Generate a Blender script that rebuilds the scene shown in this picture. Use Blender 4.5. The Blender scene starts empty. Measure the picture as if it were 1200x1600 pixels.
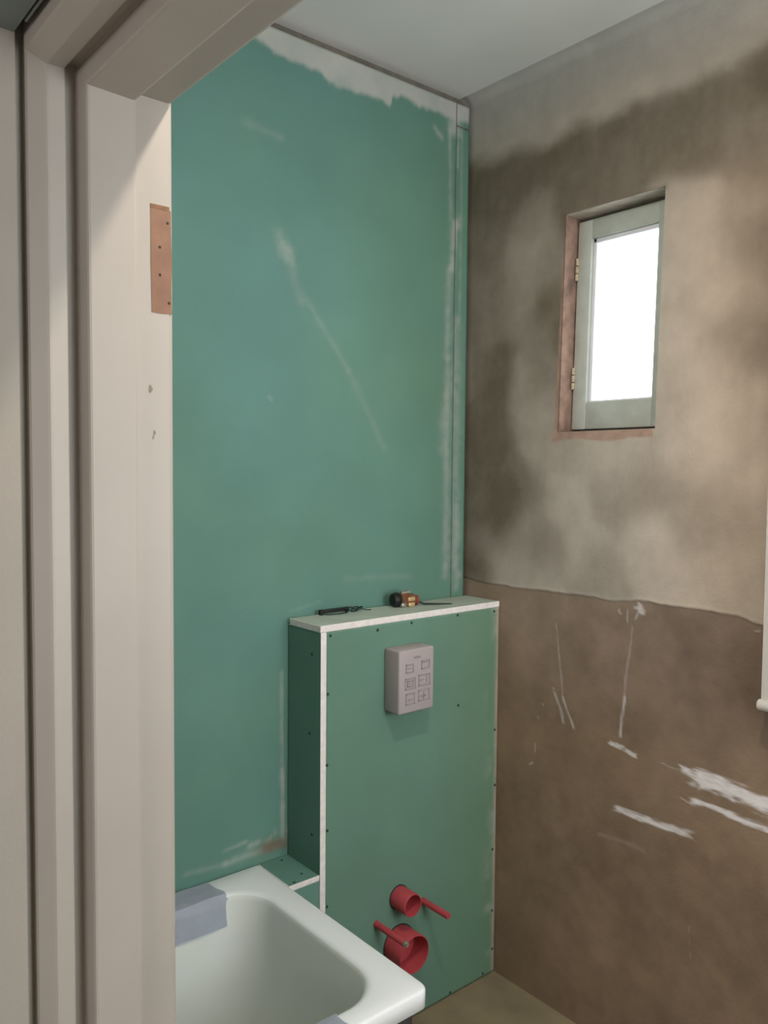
import bpy, bmesh, math
import numpy as np
from mathutils import Matrix, Vector
C = bpy.context.scene.collection
sc = bpy.context.scene
# ---------------------------------------------------------------- camera
cam_d = bpy.data.cameras.new('camera'); cam = bpy.data.objects.new('camera', cam_d); C.objects.link(cam)
CM = [[0.768626, 0.026365, -0.639155, -1.83747], [-0.639648, 0.044214, -0.767395, -1.80691], [0.008027, 0.998674, 0.050849, 1.53976]]
cam.matrix_world = Matrix([CM[0], CM[1], CM[2], [0, 0, 0, 1]])
cam_d.sensor_fit = 'HORIZONTAL'; cam_d.sensor_width = 36; cam_d.lens = 1278.68/1200*36
cam_d.clip_start = .02
sc.camera = cam
# ---------------------------------------------------------------- world, lights, exposure
w = bpy.data.worlds.new('overcast_sky'); sc.world = w; w.use_nodes = True
w.node_tree.nodes['Background'].inputs['Color'].default_value = (.86, .93, 1, 1)
w.node_tree.nodes['Background'].inputs['Strength'].default_value = 5.0
sc.view_settings.view_transform = 'Standard'; sc.view_settings.look = 'None'
sc.view_settings.gamma = 1; sc.view_settings.use_curve_mapping = False
sc.view_settings.exposure = 0.0
LAMP = (-1.062, -1.29, 2.585)
def area(name, loc, rot, size, power, col, shape='DISK'):
    l = bpy.data.lights.new(name, 'AREA'); l.shape = shape; l.size = size; l.energy = power; l.color = col
    o = bpy.data.objects.new(name, l); C.objects.link(o); o.location = loc; o.rotation_euler = rot; return o
area('bathroom_light', LAMP, (0, 0, 0), .085, 14.5, (1, .87, .76))
area('hall_fill', (-3.9, -1.9, 1.5), (0, math.radians(-90), 0), 1.0, 26, (1, .94, .95), 'SQUARE')  # added fill for the hall side of the frame, no window there
area('side_fill', (-.50, -2.66, 1.55), (math.radians(90), 0, 0), 1.0, 20.5, (.97, .97, 1), 'SQUARE')  # added fill that flattens the room light, behind the made-up side window
# ---------------------------------------------------------------- helpers
def lin(*c):
    return tuple(((v/255)/12.92 if v/255 <= .04045 else ((v/255+.055)/1.055)**2.4) for v in c[:3])+(1,)
def mat(name, col, rough=.8, noise=0., nscale=20, bump=0., bscale=200, metal=0, attr=False, spec=.3):
    m = bpy.data.materials.new(name); m.use_nodes = True; nt = m.node_tree; b = nt.nodes['Principled BSDF']
    b.inputs['Roughness'].default_value = rough; b.inputs['Metallic'].default_value = metal
    b.inputs['Specular IOR Level'].default_value = spec
    tc = nt.nodes.new('ShaderNodeTexCoord')
    nz = nt.nodes.new('ShaderNodeTexNoise'); nz.inputs['Scale'].default_value = nscale; nz.inputs['Detail'].default_value = 6
    nt.links.new(tc.outputs['Object'], nz.inputs['Vector'])
    if attr:
        a = nt.nodes.new('ShaderNodeAttribute'); a.attribute_name = 'albedo'; src = a.outputs['Color']
    else:
        a = nt.nodes.new('ShaderNodeRGB'); a.outputs[0].default_value = tuple(col[:3])+(1,); src = a.outputs[0]
    mr = nt.nodes.new('ShaderNodeMapRange'); mr.inputs['From Min'].default_value = .3; mr.inputs['From Max'].default_value = .7
    mr.inputs['To Min'].default_value = 1-noise; mr.inputs['To Max'].default_value = 1+noise
    nt.links.new(nz.outputs['Fac'], mr.inputs['Value'])
    mx = nt.nodes.new('ShaderNodeVectorMath'); mx.operation = 'SCALE'
    nt.links.new(src, mx.inputs[0]); nt.links.new(mr.outputs[0], mx.inputs['Scale'])
    nt.links.new(mx.outputs[0], b.inputs['Base Color'])
    if bump:
        n2 = nt.nodes.new('ShaderNodeTexNoise'); n2.inputs['Scale'].default_value = bscale; n2.inputs['Detail'].default_value = 4
        nt.links.new(tc.outputs['Object'], n2.inputs['Vector'])
        bp = nt.nodes.new('ShaderNodeBump'); bp.inputs['Strength'].default_value = bump; bp.inputs['Distance'].default_value = .004
        nt.links.new(n2.outputs['Fac'], bp.inputs['Height']); nt.links.new(bp.outputs[0], b.inputs['Normal'])
    return m
GREEN = (.118, .248, .205)
M = dict(
 board=mat('green_board_paper', (0,0,0), .75, .05, 5, .1, 400, attr=True),
 green=mat('green_paper', GREEN, .75, .06, 8, .1, 400),
 greypaper=mat('grey_green_paper', (.43,.50,.43), .8, .1, 12, .1, 300),  # paler, greyer paper for the top board
 inner_acrylic=mat('grey_inner_acrylic', (.66,.70,.655), .5, .02, 6),  # same acrylic inside the tub, only greyer
 gyps=mat('gypsum_core', (.76,.73,.70), .9, .08, 60, .3, 300),
 plaster=mat('damp_plaster', (0,0,0), .85, .06, 14, .25, 120, attr=True),
 ceil=mat('ceiling_plaster', (.70,.70,.66), .9, .04, 3, .1, 80),
 hfloor=mat('pale_hall_floor', (.72,.64,.54), .5, .1, 3),
 floor=mat('floor_screed', (.24,.20,.12), .9, .2, 7, .3, 90),
 paint=mat('cream_gloss_paint', (.37,.34,.295), .5, .03, 6, .05, 60, spec=.4),
 hall=mat('hall_wall_paint', (.33,.305,.26), .8, .05, 4, .1, 150),
 soff=mat('hall_soffit_board', (.16,.19,.17), .8, .15, 8),
 wall=mat('bathroom_side_wall', (.75,.73,.70), .9, .1, 5, .2, 100),
 hwood=mat('bare_wood_recess', (.225,.125,.08), .7, .1, 40),
 dark=mat('dark_hole', (.05,.03,.02), .9),
 seam=mat('dark_board_edge', (.16,.15,.12), .95, .2, 40),  # sheet edges and backing coloured dark so the joints read dark
 gap=mat('dark_gap', (.05,.046,.042), .95, .2, 40),
 screw=mat('black_screw', (.02,.04,.035), .5),
 acrylic=mat('white_acrylic', (.80,.84,.84), .25, .0, 5, spec=.5),
 tape=mat('pale_blue_tape', (.60,.66,.74), .5, .05, 30, .2, 60),
 cover=mat('grey_white_plastic', (.38,.34,.335), .5, .0),
 icon=mat('grey_relief', (.30,.265,.265), .6),
 red=mat('red_plastic', (.42,.062,.072), .5, .04, 30, spec=.3),
 steel=mat('zinc_steel', (.5,.48,.42), .35, .1, 80, metal=.8),
 black=mat('black_rubber', (.012,.014,.013), .5),
 brown=mat('brown_casting', (.16,.07,.035), .5, .3, 60),
 hinge=mat('worn_hinge', (.42,.36,.25), .6, .3, 90),
 brass=mat('brass', (.75,.52,.28), .35, .1, 60, metal=.6),
 wframe=mat('aged_window_paint', (.42,.45,.39), .6, .12, 25, .2, 90),
 sash=mat('sash_paint', (.46,.50,.45), .5, .08, 20, .15, 90),
 white=mat('plain_white', (.75,.76,.8), .5, .03, 20),
 rplaster=mat('reveal_plaster', (.50,.44,.36), .95, .2, 20, .5, 90),
 pink=mat('pink_plaster_reveal', (.255,.17,.13), .95, .4, 22, .6, 90),
 blind=mat('blind_fabric', (.50,.475,.42), .8, .03, 100, .1, 500),
 recess_shadow=mat('brown_recess_shadow', (.22,.12,.07), .9, .3, 60, .5, 90),  # brown for the shadow painted along the hinge recess
)
g = bpy.data.materials.new('frosted_glass'); g.use_nodes = True
gb = g.node_tree.nodes['Principled BSDF']; gb.inputs['Transmission Weight'].default_value = 1; gb.inputs['Roughness'].default_value = .35
gb.inputs['IOR'].default_value = 1.1; gb.inputs['Base Color'].default_value = (.97, .98, 1, 1)
M['glass'] = g
e = bpy.data.materials.new('lit_lamp_diffuser'); e.use_nodes = True
eb = e.node_tree.nodes['Principled BSDF']; eb.inputs['Emission Color'].default_value = (1, .86, .72, 1); eb.inputs['Emission Strength'].default_value = 3
M['lamp'] = e

def link(name, me, parent=None, kind=None, label=None, cat=None, group=None):
    o = bpy.data.objects.new(name, me); C.objects.link(o)
    if parent: o.parent = parent
    if kind: o['kind'] = kind
    if label: o['label'] = label
    if cat: o['category'] = cat
    if group: o['group'] = group
    return o
def pyd(name, vs, fs, mats, parent=None, fm=None, smooth=False, **k):
    me = bpy.data.meshes.new(name); me.from_pydata([tuple(v) for v in vs], [], fs)
    for m in (mats if isinstance(mats, (list, tuple)) else [mats]): me.materials.append(m)
    if fm is not None:
        for p, i in zip(me.polygons, fm): p.material_index = i
    if smooth:
        for p in me.polygons: p.use_smooth = True
    me.update(); return link(name, me, parent, **k)
def bmo(name, bm, m, parent=None, smooth=False, **k):
    bmesh.ops.recalc_face_normals(bm, faces=bm.faces)
    me = bpy.data.meshes.new(name); bm.to_mesh(me); bm.free()
    for q in (m if isinstance(m, (list, tuple)) else [m]): me.materials.append(q)
    if smooth:
        for p in me.polygons: p.use_smooth = True
        try: me.set_sharp_from_angle(angle=math.radians(40))
        except Exception: pass
    return link(name, me, parent, **k)
def addbox(bm, a, b, bev=0, seg=2):
    lo = [min(p, q) for p, q in zip(a, b)]; hi = [max(p, q) for p, q in zip(a, b)]
    vs = [bm.verts.new((x, y, z)) for x in (lo[0], hi[0]) for y in (lo[1], hi[1]) for z in (lo[2], hi[2])]
    fs = [bm.faces.new([vs[i] for i in f]) for f in ((0,1,3,2),(4,6,7,5),(0,4,5,1),(2,3,7,6),(0,2,6,4),(1,5,7,3))]
    if bev:
        es = list({e for f in fs for e in f.edges})
        bmesh.ops.bevel(bm, geom=es, offset=bev, segments=seg, affect='EDGES', profile=.5)
def box(name, a, b, m, parent=None, bev=0, **k):
    bm = bmesh.new(); addbox(bm, a, b, bev); return bmo(name, bm, m, parent, smooth=bev > 0, **k)
def addtube(bm, pts, r, n=16, cap=True):
    pts = [Vector(p) for p in pts]; rings = []
    for i, p in enumerate(pts):
        d = (pts[min(i+1, len(pts)-1)]-pts[max(i-1, 0)]).normalized()
        a = d.cross(Vector((0, 0, 1))) if abs(d.z) < .95 else d.cross(Vector((1, 0, 0)))
        a.normalize(); c = d.cross(a)
        rr = r[i] if isinstance(r, (list, tuple)) else r
        rings.append([bm.verts.new(p+(a*math.cos(t)+c*math.sin(t))*rr) for t in [2*math.pi*j/n for j in range(n)]])
    for q, s in zip(rings, rings[1:]):
        for j in range(n): bm.faces.new([q[j], q[(j+1) % n], s[(j+1) % n], s[j]])
    if cap: bm.faces.new(rings[0][::-1]); bm.faces.new(rings[-1])
def tube(name, pts, r, m, parent=None, n=16, cap=True, **k):
    bm = bmesh.new(); addtube(bm, pts, r, n, cap); return bmo(name, bm, m, parent, smooth=True, **k)
def empty(name, loc, label=None, cat=None, kind=None, group=None):
    o = bpy.data.objects.new(name, None); C.objects.link(o); o.location = loc; o.empty_display_size = .05
    if label: o['label'] = label
    if cat: o['category'] = cat
    if kind: o['kind'] = kind
    if group: o['group'] = group
    o['_off'] = 0
    del o['_off']
    return o
def seat(root):
    """children were built in world coordinates: undo the root's offset"""
    for c in root.children: c.matrix_parent_inverse = Matrix.Translation(root.location).inverted()

# value noise (for stains and ragged edges)
RNG = np.random.RandomState(7); TAB = RNG.rand(256, 256)
def vn(u, v):
    iu = np.floor(u).astype(int); iv = np.floor(v).astype(int); fu = u-iu; fv = v-iv
    fu = fu*fu*(3-2*fu); fv = fv*fv*(3-2*fv)
    T = lambda a, b: TAB[a % 256, b % 256]
    return (T(iu, iv)*(1-fu)+T(iu+1, iv)*fu)*(1-fv)+(T(iu, iv+1)*(1-fu)+T(iu+1, iv+1)*fu)*fv
def fbm(u, v, s, o=4):
    r = 0; a = .5
    for i in range(o): r = r+a*vn(u*s+17*i+50, v*s+9*i+50); s = s*2.03; a *= .5
    return r-.47
def sstep(a, b, x):
    t = np.clip((x-a)/(b-a), 0, 1); return t*t*(3-2*t)
def streak(U, V, s):
    """brushed-on dry plaster mark along a segment: several ragged strands, tapered ends"""
    a0, b0, a1, b1, wd, k = s
    du, dv = a1-a0, b1-b0; L = math.hypot(du, dv)+1e-6; wl = max(wd, .0026)
    t = ((U-a0)*du+(V-b0)*dv)/(L*L); across = (-(U-a0)*dv+(V-b0)*du)/L; al = t*L
    bend = .25*wl*np.sin(t*5+a0*40)+.35*wl*fbm(al*0+3, al, 14)
    q = np.abs(across+bend)/wl
    end = np.clip(np.minimum(al+.4*wl, L+.4*wl-al)/(1.2*wl+.18*L), -1, 1)
    n = fbm(al*9+a0*7, across*150+b0*11, 1.0, 3); m = fbm(al*45, across*190+5, 1.0, 2)
    env = np.minimum(1.15-q, .2+end*1.6)
    return k*np.clip(sstep(-.05, .55, env-.30+1.1*n+.5*m)*(env > -.6), 0, 1)*np.clip(.95+.7*m, .4, 1.1)
def grid_mesh(name, us, vs, P, col, m, parent=None, skip=None, **k):
    """fine grid sheet; P(U,V)->xyz, col(U,V)->rgb stored as surface colour"""
    U, V = np.meshgrid(us, vs, indexing='ij'); X = P(U, V); c = col(U, V)
    nu, nv = U.shape
    i = np.arange(nu-1)[:, None]*nv+np.arange(nv-1)[None, :]
    q = np.stack([i, i+nv, i+nv+1, i+1], -1).reshape(-1, 4)
    if skip is not None:
        uc = (U[:-1, :-1]+U[1:, 1:])/2; vc = (V[:-1, :-1]+V[1:, 1:])/2
        q = q[~skip(uc, vc).reshape(-1)]
    me = bpy.data.meshes.new(name); nV = nu*nv
    me.vertices.add(nV); me.vertices.foreach_set('co', X.reshape(-1).astype('f'))
    me.loops.add(len(q)*4); me.loops.foreach_set('vertex_index', q.reshape(-1).astype('i'))
    me.polygons.add(len(q)); me.polygons.foreach_set('loop_start', (np.arange(len(q))*4).astype('i'))
    me.polygons.foreach_set('loop_total', np.full(len(q), 4, 'i')); me.polygons.foreach_set('use_smooth', np.ones(len(q), 'i').astype(bool))
    me.update(calc_edges=True)
    at = me.attributes.new('albedo', 'FLOAT_COLOR', 'POINT')
    at.data.foreach_set('color', np.concatenate([c, np.ones(c.shape[:2]+(1,))], -1).reshape(-1).astype('f'))
    me.materials.append(m); me.validate()
    return link(name, me, parent, **k)

# ================================================================= room shell
H = 2.67
# ---- wall_back: the plastered wall with the small window (plane x = 0)
HY0, HY1, HZ0, HZ1 = -.364, -.667, 1.650, 2.242
def lean(y, z, soft=True):        # the old window leans by a centimetre
    f = 1.0
    if soft:
        f = (1-sstep(.16, .34, np.abs(y+.515)))*(1-sstep(.33, .6, np.abs(z-1.93)))
    return y-.022*(z-1.93)*f
BL = np.array([(-0.067, 2.569, 0.55), (-0.286, 2.554, 0.6), (-0.497, 2.566, 0.6), (-0.68, 2.547, 0.6), (-0.841, 2.537, 0.6), (-0.035, 2.432, 0.12), (-0.143, 2.328, 0.12), (-0.256, 2.259, 0.35), (-0.113, 2.206, 0.2), (-0.237, 2.157, 0.45), (-0.312, 2.125, 0.3), (-0.089, 2.081, 0.25), (-0.228, 2.033, 0.35), (-0.324, 2.003, 0.1), (-0.068, 1.952, 0.2), (-0.15, 1.978, 0.3), (-0.263, 1.928, 0.3), (-0.325, 1.946, 0.12), (-0.046, 1.867, 0.25), (-0.143, 1.841, 0.08), (-0.233, 1.8, 0.4), (-0.307, 1.827, 0.25), (-0.122, 1.728, 0.12), (-0.235, 1.698, 0.45), (-0.321, 1.711, 0.45), (-0.05, 1.644, 0.1), (-0.158, 1.615, 0.12), (-0.27, 1.613, 0.5), (-0.054, 1.463, 0.15), (-0.161, 1.449, 0.05), (-0.217, 1.511, 0.15), (-0.273, 1.488, 0.3), (-0.163, 1.388, 0.08), (-0.107, 1.305, 0.3), (-0.221, 1.34, 0.5), (-0.268, 1.301, 0.33), (-0.319, 1.331, 0.35), (-0.165, 1.265, 0.6), (-0.058, 1.247, 0.15), (-0.279, 1.226, 0.6), (-0.378, 1.473, 0.6), (-0.354, 1.545, 0.5), (-0.45, 1.356, 0.6), (-0.497, 1.28, 0.42), (-0.564, 1.555, 0.6), (-0.574, 1.478, 0.38), (-0.643, 1.488, 0.38), (-0.653, 1.371, 0.65), (-0.767, 1.59, 0.7), (-0.74, 1.483, 0.45), (-0.811, 1.36, 0.45), (-0.879, 1.455, 0.5), (-0.776, 1.272, 0.65), (-0.884, 1.284, 0.6), (-0.911, 1.535, 0.65), (-0.705, 2.157, 0.58), (-0.765, 2.144, 0.62), (-0.858, 2.122, 0.42), (-0.895, 2.036, 0.3), (-0.755, 1.974, 0.6), (-0.829, 1.962, 0.55), (-0.899, 1.905, 0.42), (-0.914, 1.837, 0.22), (-0.866, 1.856, 0.4), (-0.721, 1.838, 0.62), (-0.799, 1.762, 0.65), (-0.869, 1.756, 0.58), (-0.701, 1.698, 0.55), (-0.839, 1.656, 0.68), (-0.906, 1.668, 0.6), (-0.22, 2.396, 0.1), (-0.356, 2.411, 0.1), (-0.521, 2.38, 0.12), (-0.667, 2.383, 0.13), (-0.815, 2.381, 0.15), (-0.903, 2.408, 0.12), (-0.523, 2.298, 0.13), (-0.737, 2.302, 0.16), (-0.864, 2.28, 0.25), (-0.402, 2.296, 0.15), (-0.197, 2.347, 0.1), (-0.907, 2.288, 0.3)])
BOT = [(-0.0059, 1.2039), (-0.0936, 1.1955), (-0.27, 1.2004), (-0.4283, 1.2012), (-0.5516, 1.2028), (-0.628, 1.2126), (-0.7354, 1.212), (-0.8187, 1.2109), (-0.8817, 1.2076), (-0.9419, 1.1943)]
UP = [(-0.0156, 2.466), (-0.0949, 2.4575), (-0.2883, 2.4566), (-0.3973, 2.4752), (-0.5185, 2.4698), (-0.6298, 2.4726), (-0.7324, 2.4752), (-0.8122, 2.4716), (-0.842, 2.4935), (-0.9152, 2.4868)]
SM = [(-0.5561, 0.6508, -0.7941, 0.6521, 0.0148, 0.95), (-0.747, 0.8068, -0.8553, 0.7919, 0.0157, 0.9), (-0.7814, 0.8009, -0.9909, 0.7899, 0.0348, 1.0), (-0.7986, 0.7854, -0.8947, 0.7843, 0.0185, 0.9), (-0.7731, 0.7361, -0.9854, 0.738, 0.0129, 0.95), (-0.8945, 0.7918, -0.9907, 0.7957, 0.0222, 0.9), (-0.3619, 1.1295, -0.3923, 0.8808, 0.0063, 0.22), (-0.3893, 0.9165, -0.4288, 0.8263, 0.0072, 0.5), (-0.3622, 0.9234, -0.3935, 0.832, 0.0091, 0.4), (-0.6069, 1.1566, -0.5882, 0.926, 0.0067, 0.2), (-0.5873, 0.9597, -0.5788, 0.8385, 0.0076, 0.5), (-0.6172, 1.1979, -0.6437, 1.1817, 0.0214, 0.6), (-0.6283, 1.2011, -0.6182, 1.1583, 0.0082, 0.35), (-0.5678, 1.1846, -0.5721, 1.1683, 0.0067, 0.35), (-0.5928, 1.188, -0.5939, 1.1463, 0.0042, 0.4), (-0.5456, 0.8246, -0.5931, 0.815, 0.0111, 0.75), (-0.5931, 0.815, -0.6296, 0.8081, 0.0092, 0.75), (-0.353, 0.9288, -0.3599, 0.923, 0.0037, 0.6), (-0.3174, 0.8747, -0.3221, 0.8721, 0.0037, 0.4), (-0.2995, 0.8332, -0.3043, 0.8306, 0.0037, 0.45), (-0.2814, 0.7929, -0.2838, 0.7916, 0.0028, 0.4), (-0.2918, 0.754, -0.2948, 0.7246, 0.0028, 0.35), (-0.2718, 0.6821, -0.2883, 0.6963, 0.0047, 0.5), (-0.9248, 1.1769, -0.9393, 1.1851, 0.0044, 0.4), (-0.5074, 0.564, -0.6642, 0.5688, 0.012, 0.1), (-0.694, 0.8111, -0.7506, 0.803, 0.0032, 0.3), (-0.749, 0.738, -0.8003, 0.7274, 0.004, 0.4), (-0.7835, 0.4356, -0.7947, 0.3435, 0.0024, 0.15)]
def pl(poly, U):
    p = sorted(poly); return np.interp(U, [a for a, b in p], [b for a, b in p])
def back_bot(U): return pl(BOT, U)+.006*fbm(U, U*0, 40)+.010*fbm(U, U*0+3, 9)
def back_col(Y, Z):
    wy = Y+.045*fbm(Y, Z, 6)+.02*fbm(Y+5, Z, 22); wz = Z+.05*fbm(Y+9, Z+4, 6)+.02*fbm(Y, Z+7, 22)
    num = np.zeros_like(Y); den = np.zeros_like(Y)+1e-12
    for y, z, v in BL:
        k = np.exp(-(((wy-y)/.052)**2+((wz-z)/.060)**2)); k = k+1e-5*np.exp(-(((wy-y)/.2)**2+((wz-z)/.2)**2)); num += k*v; den += k
    L = num/den
    b1 = pl(UP, wy+.01*fbm(Y, Z, 30)); 
    L = .5+(L-.5)*1.22-.01
    L = L+(.60+.12*sstep(2.5, 2.64, Z)+.1*fbm(Y, Z, 8)-L)*sstep(-.030, .045, wz-b1)
    L = L+.16*fbm(Y, Z, 14)+.08*fbm(Y, Z*.3, 50)+.06*fbm(Y, Z, 70)
    L = np.clip(L, 0, 1)[..., None]
    d = np.array(DAMP); l = np.array(DRY); c = d*(1-L)+l*L
    warm = sstep(-.55, -.85, Y)[..., None]*.8*(1-sstep(2.2, 2.35, Z))[..., None]
    c = c*(1+warm*np.array([.06, -.03, -.12]))
    cool = sstep(.0, .2, Z-pl(UP, Y))[..., None]; c = c*(1+cool*np.array([-.10, -.02, .06]))
    # pink broken plaster round the left and bottom of the window
    y2 = Y+.022*(Z-1.93)
    e = .006*fbm(Y+2, Z, 18)
    bw = .024+.004*np.sin((y2+.38)*31)+e
    S = lambda x: sstep(-.0025, .0025, x)
    rb = S(HY0+.013+e-y2)*S(y2-HY1+.002)*S(HZ0+.006-Z)*S(Z-HZ0+bw)
    rl = S(HY0+.006+.8*e-y2)*S(y2-HY0+.01)*S(Z-HZ0+bw)*S(HZ1-.1-Z)
    rt = S(HY0+.006-y2)*S(y2-HY1)*S(Z-HZ1+.01)*S(HZ1+.006+e-Z)
    k = np.clip(rb+rl, 0, 1)[..., None]; pk = np.array([.37, .235, .175])*(1+.9*fbm(Y, Z, 40))[..., None]
    c = c*(1-.8*k)+pk*.8*k
    k = rt[..., None]*.5; c = c*(1-k)+np.array([.2, .16, .12])*k
    # lower render
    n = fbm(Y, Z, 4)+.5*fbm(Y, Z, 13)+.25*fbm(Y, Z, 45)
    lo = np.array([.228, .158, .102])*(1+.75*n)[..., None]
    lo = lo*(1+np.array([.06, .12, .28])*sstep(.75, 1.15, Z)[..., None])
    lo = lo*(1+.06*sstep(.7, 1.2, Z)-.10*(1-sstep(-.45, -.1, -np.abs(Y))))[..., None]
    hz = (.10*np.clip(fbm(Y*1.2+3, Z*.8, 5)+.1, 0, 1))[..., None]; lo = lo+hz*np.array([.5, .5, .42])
    for s in SM:
        a = streak(Y, Z, s)[..., None]; lo = lo*(1-a)+np.array([.70, .67, .66])*a
    k = sstep(-.003, .003, Z-back_bot(Y))[..., None]
    edge = np.exp(-((Z-back_bot(Y)-.006)/.005)**2)[..., None]*.12
    c = c*(1+edge)
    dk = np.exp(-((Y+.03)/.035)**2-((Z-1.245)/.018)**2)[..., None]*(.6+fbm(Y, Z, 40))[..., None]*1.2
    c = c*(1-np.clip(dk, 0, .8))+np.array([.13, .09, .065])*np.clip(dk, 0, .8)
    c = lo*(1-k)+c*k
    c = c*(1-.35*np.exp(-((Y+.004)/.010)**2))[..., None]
    return np.clip(c, .01, .9)
DAMP = (.15, .125, .09); DRY = (.605, .545, .475)
def back_P(Y, Z):
    k = sstep(-.003, .003, Z-back_bot(Y)); x = -.004*k-.003*fbm(Y, Z, 3)-.0015*fbm(Y, Z, 12)
    s = np.clip((Z-(H-.03))/.03, 0, 1); x = x-.03*(1-np.sqrt(np.clip(1-s*s, 0, 1)))   # soft cove where wall meets ceiling
    return np.stack([x, lean(Y, Z), Z], -1)
ys = np.unique(np.round(np.concatenate([np.arange(.04, HY0+.0001, -.0044), np.linspace(HY0, HY1, 90), np.arange(HY1, -1.0, -.0034), np.arange(-1.0, -1.15, -.01), np.arange(-1.15, -2.45, -.1), [-2.45]]), 5))
zs = np.unique(np.round(np.concatenate([np.arange(0, .55, .0055), np.arange(.55, 1.24, .0032), np.linspace(1.24, HZ0, 90), np.linspace(HZ0, HZ1, 130), np.linspace(HZ1, H-.06, 80), np.linspace(H-.06, H, 24)]), 5))
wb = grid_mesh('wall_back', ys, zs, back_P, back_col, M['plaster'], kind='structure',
     skip=lambda u, v: (u < HY0-.0005)*(u > HY1+.0005)*(v > HZ0+.0005)*(v < HZ1-.0005))
# reveal of the window opening: four rough slabs
def slab(name, y0, y1, z0, z1, m):
    us = np.linspace(0, 1, 40); r = []
    bm = bmesh.new(); addbox(bm, (0.001, y0, z0), (.13, y1, z1))
    bmesh.ops.subdivide_edges(bm, edges=bm.edges[:], cuts=12, use_grid_fill=True)
    for v in bm.verts:
        if v.co.x < .125 and v.co.x > .002:
            n = float(fbm(np.array(v.co.x*2+v.co.z), np.array(v.co.y+v.co.z*3), 18))*.004
            if abs(v.co.y-y1) < 1e-4 and 'left' in name: v.co.y += n
            if abs(v.co.z-z0) < 1e-4 and 'top' in name: v.co.z += n
        v.co.y = float(lean(v.co.y, v.co.z, False))
    return bmo(name.split('|')[0], bm, m, wb)
slab('reveal|left', HY0+.10, HY0, HZ0-.08, HZ1+.08, M['pink'])
slab('reveal|right', HY1, HY1-.10, HZ0-.08, HZ1+.08, M['wframe'])
slab('reveal|top', HY0, HY1, HZ1, HZ1+.08, M['rplaster'])
slab('reveal|bottom', HY0, HY1, HZ0-.08, HZ0, M['pink'])
# ---- window_1
WX = .050
win = empty('window_1', (WX, -.5155, HZ0), kind='structure')
def wbox(bm, x0, x1, y0, y1, z0, z1, bev=.002):
    addbox(bm, (x0, y0, z0), (x1, y1, z1), bev)
def shear(o):
    for v in o.data.vertices: v.co.y = v.co.y-.022*(v.co.z-1.93)
    return o
bm = bmesh.new()   # outer frame
wbox(bm, WX+.042, WX+.08, HY0+.004, HY0-.035, HZ0-.004, HZ1+.004); wbox(bm, WX+.042, WX+.08, HY1-.004, HY1+.035, HZ0-.004, HZ1+.004)
wbox(bm, WX+.042, WX+.08, HY0-.03, HY1+.03, HZ1-.035, HZ1+.004); wbox(bm, WX+.042, WX+.08, HY0-.03, HY1+.03, HZ0-.004, HZ0+.035)
shear(bmo('window_frame', bm, M['wframe'], win, smooth=True))
SY0, SY1, SZ0, SZ1 = HY0-.005, HY1+.005, HZ0+.008, HZ1-.012
GY0, GY1, GZ0, GZ1 = -.414, -.618, 1.733, 2.178
bm = bmesh.new()
wbox(bm, WX, WX+.04, SY0, GY0, SZ0, SZ1, .003); wbox(bm, WX, WX+.04, SY1, GY1, SZ0, SZ1, .003)
wbox(bm, WX+.001, WX+.04, GY0+.002, GY1-.002, GZ1, SZ1, .003); wbox(bm, WX+.001, WX+.04, GY0+.002, GY1-.002, SZ0, GZ0, .003)
sash = shear(bmo('sash', bm, M['sash'], win, smooth=True))
bm = bmesh.new()
for a in ((GY0, GY0-.011, GZ0, GZ1), (GY1, GY1+.005, GZ0, GZ1), (GY0, GY1, GZ1, GZ1-.012), (GY0, GY1, GZ0, GZ0+.004)):
    wbox(bm, WX+.010, WX+.024, *a, .002)
shear(bmo('glazing_bead', bm, M['white'], win, smooth=True))  # bead widened and whitened, painting in daylight on the inner sash edge
shear(box('glass_pane', (WX+.024, GY0+.004, GZ0-.004), (WX+.028, GY1-.004, GZ1+.004), M['glass'], win))
for z in (2.10, 1.80):
    bm = bmesh.new()
    for i in range(3): addtube(bm, [(WX-.003, HY0-.007, z-.03+i*.021), (WX-.003, HY0-.007, z-.012+i*.021)], .005, 10)
    shear(bmo('hinge', bm, M['hinge'], win, smooth=True, label='brass coloured hinge knuckle on the window sash'))
seat(win)
# ---- floor, ceiling
def plane_box(name, a, b, m, **k): return box(name, a, b, m, kind='structure', **k)
plane_box('floor', (-1.45, -2.75, -.1), (.3, .08, 0), M['floor'])
plane_box('floor_hall', (-4.3, -2.75, -.1), (-1.4505, .08, 0), M['hfloor'])
bm = bmesh.new(); addbox(bm, (-2.5, -2.5, H), (.3, .08, H+.1)); bmo('ceiling', bm, M['ceil'], kind='structure')
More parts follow.
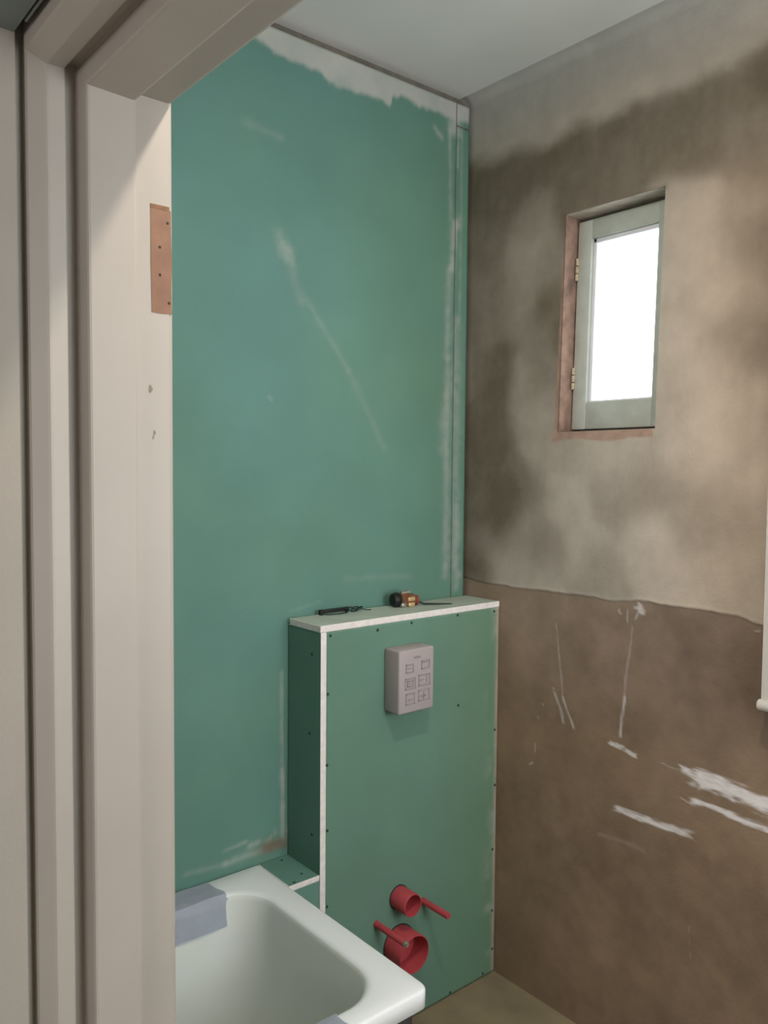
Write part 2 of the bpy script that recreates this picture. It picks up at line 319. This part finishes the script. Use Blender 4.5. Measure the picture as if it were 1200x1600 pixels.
# ---- wall_left: studs and lath hidden, green moisture board sheets in front (plane y = 0)
GC = [(-0.7566, 2.6007), (-0.701, 2.591), (-0.6237, 2.584), (-0.5632, 2.5785), (-0.5321, 2.5666), (-0.5004, 2.5645), (-0.4131, 2.5717), (-0.321, 2.5635), (-0.3119, 2.5943), (-0.2493, 2.6036), (-0.2121, 2.5962), (-0.1485, 2.6014), (-0.0959, 2.5975)]
GS = [(-0.6869, 2.137, -0.6616, 2.0897, 0.0178, 0.3), (-0.6616, 2.0897, -0.6216, 1.981, 0.0181, 0.12), (-0.6014, 1.9838, -0.4626, 1.8114, 0.0085, 0.15), (-0.4626, 1.8114, -0.3344, 1.6036, 0.0125, 0.1), (-0.7189, 1.7251, -0.7093, 1.7176, 0.0024, 0.2), (-0.7928, 2.3928, -0.6816, 2.3833, 0.011, 0.12), (-0.6789, 1.0074, -0.6764, 0.7497, 0.0051, 0.35), (-0.6764, 0.7497, -0.674, 0.5496, 0.0061, 0.55), (-0.8495, 0.5757, -0.7849, 0.5818, 0.0042, 0.35), (-0.7755, 0.5672, -0.7468, 0.5708, 0.0076, 0.4), (-0.8459, 0.5416, -0.678, 0.5456, 0.0085, 0.35), (-0.9546, 0.5494, -0.8459, 0.5416, 0.0065, 0.2), (-0.0583, 2.2887, -0.075, 2.1518, 0.0134, 0.45), (-0.0831, 2.1505, -0.0894, 1.8809, 0.0134, 0.32), (-0.084, 1.8814, -0.0839, 1.2158, 0.0147, 0.3), (-0.0476, 2.3004, -0.0687, 2.2581, 0.0191, 0.2), (-0.0362, 2.5798, -0.0368, 2.0028, 0.0029, 0.3), (-0.1477, 2.55, -0.1213, 2.5291, 0.0092, 0.35), (-0.0876, 2.5754, -0.0803, 2.3034, 0.0075, 0.3), (-0.0518, 2.5377, -0.0532, 2.4615, 0.0066, 0.35), (-0.064, 2.6101, -0.0633, 2.5726, 0.0244, 0.6), (-0.0956, 1.7645, -0.0984, 1.6092, 0.0194, 0.18), (-0.0478, 2.0015, -0.0395, 1.2124, 0.0178, 0.28), (-0.0381, 1.4521, -0.0395, 1.2124, 0.01, 0.15), (-0.0226, 1.2111, -0.0388, 1.1762, 0.0101, 0.3), (-0.4696, 1.2365, -0.2316, 1.2272, 0.0093, 0.1), (-0.6493, 1.1656, -0.5563, 1.1821, 0.0035, 0.1)]
def gcol(X, Z):
    n = fbm(X, Z, 3)+.4*fbm(X, Z, 11)
    c = np.array(GREEN)*(1+.16*n)[..., None]*np.ones(3)
    hue = (fbm(X+3, Z, 2.2))[..., None]; c = c*(1+hue*np.array([-.1, .0, .25]))
    c = c*(1+sstep(-.65, 0, X)[..., None]*np.array([-.02, -.05, -.15]))*.98
    cc = np.array([.48, .48, .44])
    t = pl(GC, X)+.02*fbm(X*1.0, Z*.3, 30)+.012*fbm(X, Z, 60)
    k = (sstep(-.010, .010, Z-t)*(.80+.5*fbm(X, Z, 16)))[..., None]; k = np.clip(k, 0, .95)
    c = c*(1-k)+cc*k
    for s in GS:
        a = streak2(X, Z, s)[..., None]; c = c*(1-a)+cc*a
    # brown glue residue in the low corner by the casing
    k = np.exp(-((X+.70)/.045)**2-((Z-.548)/.016)**2)*np.clip(.9+2.2*fbm(X, Z, 40), 0, 1)
    k = np.clip(k*1.3, 0, .9)[..., None]; c = c*(1-k)+np.array([.17, .125, .085])*k
    k = np.exp(-((X+.70)/.035)**2-((Z-.575)/.012)**2)*np.clip(.3+2.5*fbm(X+1, Z, 50), 0, 1)
    k = np.clip(k, 0, .8)[..., None]; c = c*(1-k)+np.array([.45, .36, .27])*k
    return np.clip(c, .01, .9)
def streak2(U, V, s):
    a0, b0, a1, b1, wd, k = s
    du, dv = a1-a0, b1-b0; L = math.hypot(du, dv)+1e-6
    t = np.clip(((U-a0)*du+(V-b0)*dv)/(L*L), 0, 1); d = np.hypot(U-(a0+du*t), V-(b0+dv*t))
    n = fbm(U, V, 45, 3); wl = max(wd, .004)
    return k*np.exp(-(d/(wl*(1+.8*n)))**2)*np.clip(1+1.2*n, 0, 1.3)
BT = .0125
plane_box('wall_left', (-2.5, .003+BT, 0), (.3, .08, H), M['seam'])
wl = bpy.data.objects['wall_left']
def board(x0, x1, z0, z1, dx, dz, first=False):
    xs = np.linspace(x0, x1, max(2, int((x1-x0)/dx)+1)); z_ = np.linspace(z0, z1, int((z1-z0)/dz)+1)
    o = grid_mesh('plasterboard', xs, z_, lambda U, V: np.stack([U, -.0006*fbm(U, V, 3)+0*U, V], -1), gcol, M['board'], wl)
    # edges of the sheet as extra faces of the same mesh
    bm = bmesh.new(); bm.from_mesh(o.data)
    lay = bm.verts.layers.float_color['albedo']
    b = [e for e in bm.edges if e.is_boundary]
    r = bmesh.ops.extrude_edge_only(bm, edges=b)
    for v in r['geom']:
        if isinstance(v, bmesh.types.BMVert): v.co.y = BT
    fs = [f for f in r['geom'] if isinstance(f, bmesh.types.BMFace)]
    for f in fs: f.material_index = 1
    bm.to_mesh(o.data); bm.free(); o.data.materials.append(M['seam'])
    return o
board(-2.36, -1.203, .0, H-.023, .05, .05)
board(-1.200, -.060, .0, H-.023, .0055, .0055)
board(-.0575, -.0055, .0, H-.090, .0055, .0055)
board(-.0575, -.0055, H-.087, H-.023, .0055, .0055)
# ---- other walls
plane_box('wall_front', (-1.366, -2.5, 0), (-1.545, -1.765, H), M['wall'])
box('wall_above_door', (-1.366, -1.765, 2.075), (-1.545, -.70, H), M['wall'], kind='structure').name = 'wall_front_lintel'
bm = bmesh.new()
for a, b in (((-1.55, 0), (-1.15, H)), ((-.10, 0), (.3, H)), ((-1.15, 0), (-.10, 1.02)), ((-1.15, 2.08), (-.10, H))): addbox(bm, (a[0], -2.5, a[1]), (b[0], -2.62, b[1]))
bmo('wall_right', bm, M['wall'], kind='structure')
bm = bmesh.new()
for a, b in (((-1.15, 1.02), (-1.10, 2.08)), ((-.15, 1.02), (-.10, 2.08)), ((-1.10, 1.02), (-.15, 1.07)), ((-1.10, 2.03), (-.15, 2.08))): addbox(bm, (a[0], -2.53, a[1]), (b[0], -2.58, b[1]), .003)
bmo('added_window', bm, M['sash'], kind='structure')  # unseen window, added to let the side fill into the room
plane_box('wall_alcove_front', (-2.45, -.70, 0), (-1.385, -.786, H), M['hall'])
plane_box('wall_alcove_end', (-2.5, -.80, 0), (-2.365, .0, H), M['wall'])
# hall side: wall surface with a shadow gap beside the door frame, board soffit above
plane_box('wall_hall_left', (-4.3, -.7995, 0), (-1.551, -.785, 2.6), M['hall'])
plane_box('wall_hall_right', (-4.3, -2.65, 0), (-1.545, -2.75, 2.6), M['hall'])
plane_box('wall_hall_back', (-4.2, -2.75, 0), (-4.3, -.70, 2.6), M['hall'])
plane_box('wall_hall_front', (-1.545, -2.75, 0), (-1.549, -1.80, 2.6), M['hall'])
bm = bmesh.new(); addbox(bm, (-4.2, -2.65, 2.034), (-1.552, -.80, 2.12)); bmo('ceiling_hall', bm, M['soff'], kind='structure')
tube('trim_1', [(-1.5475, -.83, 2.036), (-1.5475, -1.8, 2.036)], .0018, M['soff'], n=8, kind='structure')
# ================================================================= door frame
PR = [(-1.366, -.085), (-1.366, -.027), (-1.3675, -.0215), (-1.3705, -.0178), (-1.3745, -.016), (-1.4185, -.016), (-1.4215, -.0145), (-1.4215, -.0045), (-1.4228, -.0015), (-1.4265, 0),
      (-1.4775, -.0035), (-1.4800, -.0045), (-1.4815, -.007), (-1.4822, -.030), (-1.4850, -.0335), (-1.4975, -.0335), (-1.4990, -.0240), (-1.5005, -.0225), (-1.5180, -.0215), (-1.5210, -.0205), (-1.5235, -.0225), (-1.5380, -.036), (-1.5395, -.039), (-1.5395, -.085)]
Y0, Y1, Z0 = -.835, -1.730, 1.983
door = empty('door_1', (-1.45, Y0, 0), kind='structure')
def loft(name, A, Bq):
    n = len(PR); fs = [(i, (i+1) % n, n+(i+1) % n, n+i) for i in range(n)]+[tuple(range(n))[::-1], tuple(range(n, 2*n))]
    o = pyd(name, A+Bq, fs, M['paint'], door)
    bm = bmesh.new(); bm.from_mesh(o.data); bmesh.ops.recalc_face_normals(bm, faces=bm.faces); bm.to_mesh(o.data); bm.free()
    return o
loft('jamb', [(x, Y0-t, 0) for x, t in PR], [(x, Y0-t, Z0-t) for x, t in PR])
loft('head', [(x, Y0-t, Z0-t) for x, t in PR], [(x, Y1+t, Z0-t) for x, t in PR])
loft('jamb', [(x, Y1+t, Z0-t) for x, t in PR], [(x, Y1+t, 0) for x, t in PR])
JY = Y0+.016
bm = bmesh.new()
out = [(-1.3985, 1.867), (-1.3985, 1.80), (-1.3975, 1.7365), (-1.385, 1.7358), (-1.3705, 1.7368), (-1.3712, 1.77), (-1.3700, 1.80), (-1.3713, 1.84), (-1.3712, 1.866)]
a = [bm.verts.new((x, JY-.0006, z)) for x, z in out]; b2 = [bm.verts.new((x, JY+.002, z)) for x, z in out]
bm.faces.new(a); bm.faces.new(b2[::-1])
for i in range(len(out)): bm.faces.new([a[i], a[(i+1) % len(out)], b2[(i+1) % len(out)], b2[i]])
hr_ = bmo('hinge_recess', bm, M['hwood'], door, label='bare brown wood patch where a hinge was removed')
for x, z in ((-1.376, 1.850), (-1.3865, 1.8185), (-1.3865, 1.784), (-1.3745, 1.7500)):
    tube('screw_hole', [(x, JY-.0008, z), (x, JY+.001, z)], .0019, M['dark'], hr_, n=10)
box('recess_shadow_edge', (-1.3985, JY-.0009, 1.8705), (-1.3735, JY+.001, 1.8655), M['recess_shadow'], hr_).name = 'painted_shadow_edge'  # dark strip painted as the shadow at the top of the recess
for x, z, s in ((-1.400, 1.640, .0035), (-1.395, 1.585, .0022), (-1.3965, 1.579, .0016)):
    bm = bmesh.new(); pts = [(x+s*math.cos(t)*(.7+.3*math.sin(3*t+z)), z+1.5*s*math.sin(t)) for t in [j*.7 for j in range(9)]]
    bm.faces.new([bm.verts.new((p, JY-.0004, q)) for p, q in pts]); bmo('paint_chip', bm, mat('chipped_paint', (.25, .20, .155), .8), door)
seat(door)
# ================================================================= boxed cistern casing
cas = empty('cistern_casing', (-.33, -.075, 0), 'green moisture-resistant plasterboard box around the toilet cistern, in the corner', 'plasterboard box')
def sheet(name, a, b, thin, face=None, parent=cas):
    """plasterboard piece: green paper faces, white gypsum edges; thin = axis of its thickness"""
    bm = bmesh.new(); addbox(bm, a, b, .0012, 1)
    bm.normal_update()
    for f in bm.faces: f.material_index = 0 if abs(f.normal[thin]) > .9 else 1
    me = bpy.data.meshes.new(name); bmesh.ops.recalc_face_normals(bm, faces=bm.faces); bm.to_mesh(me); bm.free()
    me.materials.append(face or M['green']); me.materials.append(M['gyps'])
    return link(name, me, parent)
D, W, HB = -.151, -.660, 1.150
TT, ST = .017, .017
# front board: fine grid for the hairline cracks, tape strip and smudges on it
def fcol(X, Z):
    n = fbm(X, Z, 4)+.4*fbm(X, Z, 14)
    c = np.array(GREEN)*(1+.13*n)[..., None]*np.array([1.05, .96, .86])
    c = c*(1+sstep(-.35, 0, X)[..., None]*np.array([.04, -.03, -.14]))
    k = np.clip(np.exp(-((X+.006)/.011)**2)*(.85+1.2*fbm(X*.3, Z, 18)), 0, .85)[..., None]; c = c*(1-k)+np.array([.40, .33, .25])*k
    for s in ((-.638, .835, -.628, .80, .012, -.35),):
        a = (np.exp(-((X+.632)/.012)**2-((Z-.818)/.02)**2)*np.clip(.5+2*fbm(X, Z, 60), 0, .6))[..., None]; c = c*(1-a)+np.array([.1, .2, .16])*a
    k = np.clip(np.exp(-((X+.02)/.03)**2)*np.clip(2*fbm(X, Z, 14)-.1, 0, .6), 0, .5)[..., None]; c = c*(1-k)+np.array([.4, .42, .37])*k
    return np.clip(c, .01, .9)
fb = grid_mesh('front_board', np.linspace(W+ST, -.004, 110), np.linspace(.004, HB-TT-.0005, 190), lambda U, V: np.stack([U, D-.0004*fbm(U, V, 3), V], -1), fcol, M['board'], cas)
bm = bmesh.new(); bm.from_mesh(fb.data); r = bmesh.ops.extrude_edge_only(bm, edges=[e for e in bm.edges if e.is_boundary])
for v in r['geom']:
    if isinstance(v, bmesh.types.BMVert): v.co.y = D+BT
for f in r['geom']:
    if isinstance(f, bmesh.types.BMFace): f.material_index = 1
bm.to_mesh(fb.data); bm.free(); fb.data.materials.append(M['gyps'])
sb = sheet('side_board', (W, D-.0005, .0), (W+ST, -.002, HB-TT-.0005), 0)
tb = sheet('top_board', (W-.002, D-.0012, HB-TT), (-.004, -.012, HB), 2, M['greypaper'])
box('inner_frame', (W+.03, D+.03, 0), (-.02, -.012, HB-.03), M['gap'], cas)
def screw(p, ax, parent):
    d = [0, 0, 0]; d[ax] = -.0004 if ax < 2 else .0004
    q = [a+b for a, b in zip(p, d)]; s = [a-3*b for a, b in zip(p, d)]
    tube('screw_head', [q, s], .0042, M['screw'], parent, n=10)
for x, z in ((-.631, 1.122), (-.477, 1.118), (-.357, 1.124), (-.18, 1.126), (-.026, 1.121), (-.638, .974), (-.640, .792), (-.638, .622), (-.638, .423), (-.173, .862), (-.016, .759), (-.012, .588), (-.018, .39), (-.016, .198), (-.012, .076), (-.053, .014), (-.192, .012)):
    screw((x, D-.0002, z), 1, fb)
for y, z in ((-.112, 1.072), (-.103, .866), (-.114, .605)): screw((W, y, z), 0, sb)
# low ledge between casing and bath
lg = sheet('ledge_board', (-.752, D, .5005), (W-.001, -.004, .513), 2)
lf = sheet('ledge_front_board', (-.752, D+.001, 0), (W-.001, D+.0135, .500), 1)
for x, y in ((-.692, -.023), (-.692, -.115), (-.731, -.140)):
    tube('screw_head', [(x, y, .5122), (x, y, .5134)], .004, M['screw'], lg, n=10)
seat(cas)
# ---- white protective box of the flush opening
cov = empty('flush_opening_cover', (-.390, D, .898), 'pale grey plastic box with embossed pictograms protruding from the front of the green casing', 'plastic cover')
CX0, CX1, CZ0, CZ1, CY = -.4535, -.3285, .898, 1.068, D-.062
bm = bmesh.new(); addbox(bm, (CX0, D+.001, CZ0), (CX1, CY, CZ1), .006, 3); body = bmo('body', bm, M['cover'], cov, smooth=True)
# embossed drawing: logo bar, arrows, small frames and a crossed circle
def emb(name, prs):
    bm = bmesh.new()
    for a in prs: addbox(bm, (a[0], CY-.0016, a[1]), (a[2], CY+.001, a[3]), .0005, 1)
    return bmo(name, bm, M['icon'], cov)
u = lambda s, t: (CX0+s*(CX1-CX0), CZ0+t*(CZ1-CZ0))
def rect(s0, t0, s1, t1): a, b = u(s0, t0); c, d = u(s1, t1); return (a, b, c, d)
emb('maker_mark', [rect(.40, .855, .45, .885), rect(.46, .85, .51, .89), rect(.52, .855, .60, .885)])
def frame(s0, t0, s1, t1, k=.02): return [rect(s0, t0, s1, t0+k), rect(s0, t1-k, s1, t1), rect(s0, t0, s0+k*1.3, t1), rect(s1-k*1.3, t0, s1, t1)]
emb('pictogram', frame(.18, .64, .40, .78)+[rect(.24, .70, .34, .72)])
emb('pictogram', frame(.62, .66, .86, .80)+[rect(.66, .76, .80, .785)])
emb('pictogram', frame(.16, .38, .46, .56)+frame(.22, .42, .40, .52)+[rect(.28, .46, .34, .48)])
emb('pictogram', frame(.54, .40, .88, .58)+[rect(.58, .48, .70, .50), rect(.76, .44, .80, .55)])
emb('pictogram', frame(.18, .14, .44, .32)+[rect(.24, .20, .38, .23)])
emb('pictogram', frame(.54, .16, .86, .34)+[rect(.60, .22, .78, .25), rect(.68, .18, .71, .30)])
seat(cov)
# ---- pipe stubs and rods
def ring_pipe(name, x, z, r, L, label, flange=True):
    t = empty(name, (x, D, z), label, 'pipe stub')
    bm = bmesh.new(); n = 40; prof = [(r*1.0, D-.0), (r, D-L+.001), (r-.0008, D-L), (r-.0028, D-L), (r-.003, D-L+.001), (r-.003, D+.0)]
    if True: pass
    rings = [[bm.verts.new((x+rr*math.cos(a), y, z+rr*math.sin(a))) for a in [2*math.pi*j/n for j in range(n)]] for rr, y in prof]
    for p, q in zip(rings, rings[1:]):
        for j in range(n): bm.faces.new([p[j], p[(j+1) % n], q[(j+1) % n], q[j]])
    bmo('pipe', bm, M['red'], t, smooth=True)
    bm = bmesh.new(); c = [bm.verts.new((x+(r-.002)*math.cos(a), D-.010, z+(r-.002)*math.sin(a))) for a in [2*math.pi*j/n for j in range(n)]]; d = [bm.verts.new((v.co.x, D-.006, v.co.z)) for v in c]
    bm.faces.new(c); bm.faces.new(d[::-1])
    for j in range(n): bm.faces.new([c[j], c[(j+1) % n], d[(j+1) % n], d[j]])
    bmo('plug_end', bm, M['red'], t)
    bm = bmesh.new()
    prof = [(r+.0002, D-.0015), (r+.003, D-.0015), (r+.003, D+.0005)]
    rings = [[bm.verts.new((x+rr*math.cos(a), y, z+rr*math.sin(a))) for a in [2*math.pi*j/n for j in range(n)]] for rr, y in prof]
    for p, q in zip(rings, rings[1:]):
        for j in range(n): bm.faces.new([p[j], p[(j+1) % n], q[(j+1) % n], q[j]])
    bmo('cut_edge', bm, M['screw'], t, smooth=True); seat(t); return t
ring_pipe('flush_pipe_stub', -.395, .368, .031, .060, 'smaller short red pipe stub, above the wide one, on the green casing')
ring_pipe('waste_pipe_stub', -.394, .235, .052, .068, 'wide open red waste pipe stub low on the green casing beside the bath')
def rod(x, z, L, label, nut):
    t = empty('mounting_rod', (x, D, z), label, 'rod')
    y1 = D-L
    tube('sleeve', [(x, D+.005, z), (x, y1+.002, z), (x, y1, z)], [.0088, .0088, .0075], M['red'], t, n=20)
    tube('collar', [(x, D+.001, z), (x, D-.003, z)], .0100, M['red'], t, n=20)
    if nut:
        tube('threaded_end', [(x, y1+.002, z), (x, y1-.010, z)], .0052, M['steel'], t, n=12)
        tube('nut', [(x, y1+.000, z), (x, y1-.006, z)], .0085, M['steel'], t, n=6, label='zinc hexagon nut')
    seat(t)
rod(-.304, .326, .105, 'thin red rod sleeve right of the smaller pipe stub on the casing', False)
rod(-.474, .3195, .118, 'thin red rod sleeve with metal nut at its tip, above the wide pipe stub', True)
# ---- small things on top of the casing
Z = HB
t = empty('metal_bracket', (-.53, -.03, Z), 'thin flat black bracket with wire loop lying on the left of the casing top', 'bracket')
bm = bmesh.new()
addbox(bm, (-.572, -.026, Z+.004), (-.476, -.019, Z+.013), .001); addbox(bm, (-.575, -.031, Z), (-.566, -.019, Z+.014), .001)
addbox(bm, (-.487, -.027, Z), (-.479, -.019, Z+.013), .001)
bmo('bar', bm, M['black'], t, smooth=True)
bm = bmesh.new()
addtube(bm, [(-.571, -.028, Z+.004), (-.560, -.044, Z+.003), (-.53, -.050, Z+.003), (-.50, -.046, Z+.003), (-.482, -.030, Z+.004)], .0016, 8)
for i in range(3):
    cx = -.470+i*.012
    addtube(bm, [(cx+.011*math.cos(a), -.030+.009*math.sin(a), Z+.006+.005*math.sin(a+i)) for a in [j*math.pi/6 for j in range(13)]], .0018, 8)
addtube(bm, [(-.445, -.035, Z+.006), (-.428, -.045, Z+.003), (-.415, -.046, Z+.002)], .0013, 8)
bmo('wire_loop', bm, M['screw'], t, smooth=True); seat(t)
t = empty('hardware_fitting', (-.285, -.05, Z), 'small dark brown metal fitting with brass coloured lugs and black cable on the casing top', 'fitting')
def lathe(name, c, axis, prof, m, parent, n=20, **k):
    bm = bmesh.new(); ax = Vector(axis).normalized(); a = ax.cross(Vector((0, 0, 1))).normalized(); b = ax.cross(a)
    rings = [[bm.verts.new(Vector(c)+ax*h+(a*math.cos(q)+b*math.sin(q))*r) for q in [2*math.pi*j/n for j in range(n)]] for h, r in prof]
    for p, q in zip(rings, rings[1:]):
        for j in range(n): bm.faces.new([p[j], p[(j+1) % n], q[(j+1) % n], q[j]])
    bm.faces.new(rings[0][::-1]); bm.faces.new(rings[-1]); return bmo(name, bm, m, parent, smooth=True, **k)
AX = (1, -.12, 0)
lathe('end_cap', (-.335, -.046, Z+.021), AX, [(-.004, .008), (-.002, .017), (.006, .0205), (.016, .0205), (.021, .017)], M['black'], t)
lathe('coupling', (-.315, -.049, Z+.019), AX, [(0, .015), (.004, .019), (.03, .019), (.034, .016), (.05, .016), (.052, .012)], M['brown'], t)
bm = bmesh.new(); addbox(bm, (-.298, -.072, Z+.016), (-.272, -.055, Z+.028), .003); addbox(bm, (-.298, -.074, Z+.001), (-.274, -.056, Z+.013), .003)
bmo('lug', bm, M['brass'], t, smooth=True)
bm = bmesh.new(); addbox(bm, (-.322, -.072, Z+.001), (-.304, -.058, Z+.014), .004); addtube(bm, [(-.31, -.05, Z+.038), (-.28, -.052, Z+.040)], .006, 10)
bmo('plate', bm, M['steel'], t, smooth=True)
lathe('ferrule', (-.265, -.055, Z+.016), AX, [(0, .010), (.003, .014), (.012, .014), (.015, .008)], mat('dull_red', (.22, .05, .04), .5), t)
tube('cable', [(-.255, -.056, Z+.012), (-.235, -.068, Z+.004), (-.205, -.088, Z+.003), (-.165, -.112, Z+.003)], [.0035, .0030, .0025, .0015], M['screw'], t, n=10); seat(t)
# ================================================================= bath
bath = empty('bathtub', (-1.55, -.335, 0), 'white acrylic bathtub along the green wall, left of the casing', 'bathtub')
RZ = .516
def rrect(x0, x1, y0, y1, rs, z, n=10):
    """rounded rectangle; rs radii for corners (x1,y0),(x1,y1),(x0,y1),(x0,y0)"""
    out = []
    for (cx, cy, r, a0) in ((x1-rs[0], y0+rs[0], rs[0], -90), (x1-rs[1], y1-rs[1], rs[1], 0), (x0+rs[2], y1-rs[2], rs[2], 90), (x0+rs[3], y0+rs[3], rs[3], 180)):
        for i in range(n+1):
            a = math.radians(a0+90*i/n); out.append((cx+r*math.cos(a), cy+r*math.sin(a), z))
    return out
oe = (-2.355, -.7535, -.660, -.006)
def oring(d, z): return rrect(oe[0]+d, oe[1]-d, oe[2]+d, oe[3]-d, (.022, .008, .008, .022), z)
def iring(d, z, e=0): r = .10-d*.1; return rrect(-2.23+d+e, -.822-d-e*1.2, -.606+d, -.088-d, (r,)*4, z)
rings = [oring(.014, RZ-.046), oring(.0, RZ-.038), oring(0, RZ-.006), oring(.002, RZ-.002), oring(.006, RZ), iring(-.012, RZ), iring(-.006, RZ-.001), iring(0, RZ-.005), iring(.004, RZ-.014),
         iring(.018, RZ-.10), iring(.030, RZ-.20, .01), iring(.045, RZ-.32, .03), iring(.065, RZ-.385, .05), iring(.10, RZ-.41, .08), iring(.16, RZ-.415, .1)]
vs = [p for r in rings for p in r]; n = len(rings[0])
fs = [(k*n+j, k*n+(j+1) % n, (k+1)*n+(j+1) % n, (k+1)*n+j) for k in range(len(rings)-1) for j in range(n)]+[tuple((len(rings)-1)*n+j for j in range(n))]
o = pyd('tub', vs, fs, [M['acrylic'], M['inner_acrylic']], bath, smooth=True, fm=[1 if k >= 7 else 0 for k in range(len(rings)-1) for j in range(n)]+[1])
bm = bmesh.new(); bm.from_mesh(o.data); bmesh.ops.recalc_face_normals(bm, faces=bm.faces); bm.to_mesh(o.data); bm.free()
sf = o.modifiers.new('thick', 'SOLIDIFY'); sf.thickness = .005; sf.offset = -1
for x in (-.95, -2.15):
    for y in (-.55, -.15):
        bm = bmesh.new(); addtube(bm, [(x, y, 0), (x, y, .008)], .03, 16); addtube(bm, [(x, y, .008), (x, y, .13)], .008, 12)
        bmo('foot', bm, M['steel'], bath, smooth=True)
box('dark_void_panel', (-2.34, -.632, .0), (-.775, -.622, .47), M['gap'], bath)  # dark sheet painted as the shaded void under the rim, no real skirt
seat(bath)
# tape strips draped over the rim
def drape(name, path, x0, x1, label, skew=0, amp=.003):
    bm = bmesh.new(); cols = 14; rows = []
    for k, (y, z) in enumerate(path):
        rows.append([bm.verts.new((x0+(x1-x0)*i/cols+skew*k/len(path)+amp*math.sin(k*2.1+i), y+.0009*math.sin(i*1.7), z+.0010+.0008*math.sin(i*1.3+k))) for i in range(cols+1)])
    for a, b in zip(rows, rows[1:]):
        for i in range(cols): bm.faces.new([a[i], a[i+1], b[i+1], b[i]])
    bmesh.ops.solidify(bm, geom=bm.faces[:], thickness=.0006)
    return bmo(name, bm, M['tape'], smooth=True, label=label, cat='tape', group='tape on the bath rim')
drape('masking_tape', [(-.012, RZ+.001), (-.03, RZ+.001), (-.055, RZ+.001), (-.075, RZ+.001), (-.086, RZ), (-.0950, RZ-.010), (-.0985, RZ-.03), (-.1025, RZ-.05), (-.107, RZ-.07)],
      -1.30, -.905, 'pale blue tape over the back rim of the bath against the green wall', skew=.03)
drape('masking_tape', [(-.650, RZ+.001), (-.635, RZ+.001), (-.618, RZ+.001), (-.606, RZ-.001), (-.6015, RZ-.012), (-.599, RZ-.04)],
      -1.35, -.948, 'pale blue tape over the front rim of the bath at the bottom edge', skew=.0)
# ================================================================= roller blind at the right edge
bl = empty('roller_blind', (-.06, -1.3, 1.02), 'white blind edge with rounded bottom bar hanging at the far right', 'blind')
box('fabric', (-.0585, -.974, 1.035), (-.0595, -1.70, 2.36), M['blind'], bl)
tube('bottom_bar', [(-.059, -.967, 1.031), (-.059, -.970, 1.031), (-.059, -1.706, 1.031), (-.059, -1.709, 1.031)], [.009, .0125, .0125, .009], M['blind'], bl, n=20)
tube('roller', [(-.059, -1.03, 2.37), (-.059, -1.71, 2.37)], .02, M['blind'], bl, n=20)
for y in (-1.025, -1.712): box('bracket', (0.0, y, 2.34), (-.08, y-.004, 2.40), M['cover'], bl)
seat(bl)
# lamp fitting on the bathroom ceiling that gives the light
lf_ = empty('ceiling_lamp', (LAMP[0], LAMP[1], H), 'round white lamp fitting on the bathroom ceiling, above the frame', 'lamp')
tube('canopy', [(LAMP[0], LAMP[1], H), (LAMP[0], LAMP[1], H-.02)], .06, M['white'], lf_, n=32)
tube('housing', [(LAMP[0], LAMP[1], H-.02), (LAMP[0], LAMP[1], LAMP[2]+.004)], [.045, .055], M['white'], lf_, n=32)
seat(lf_)
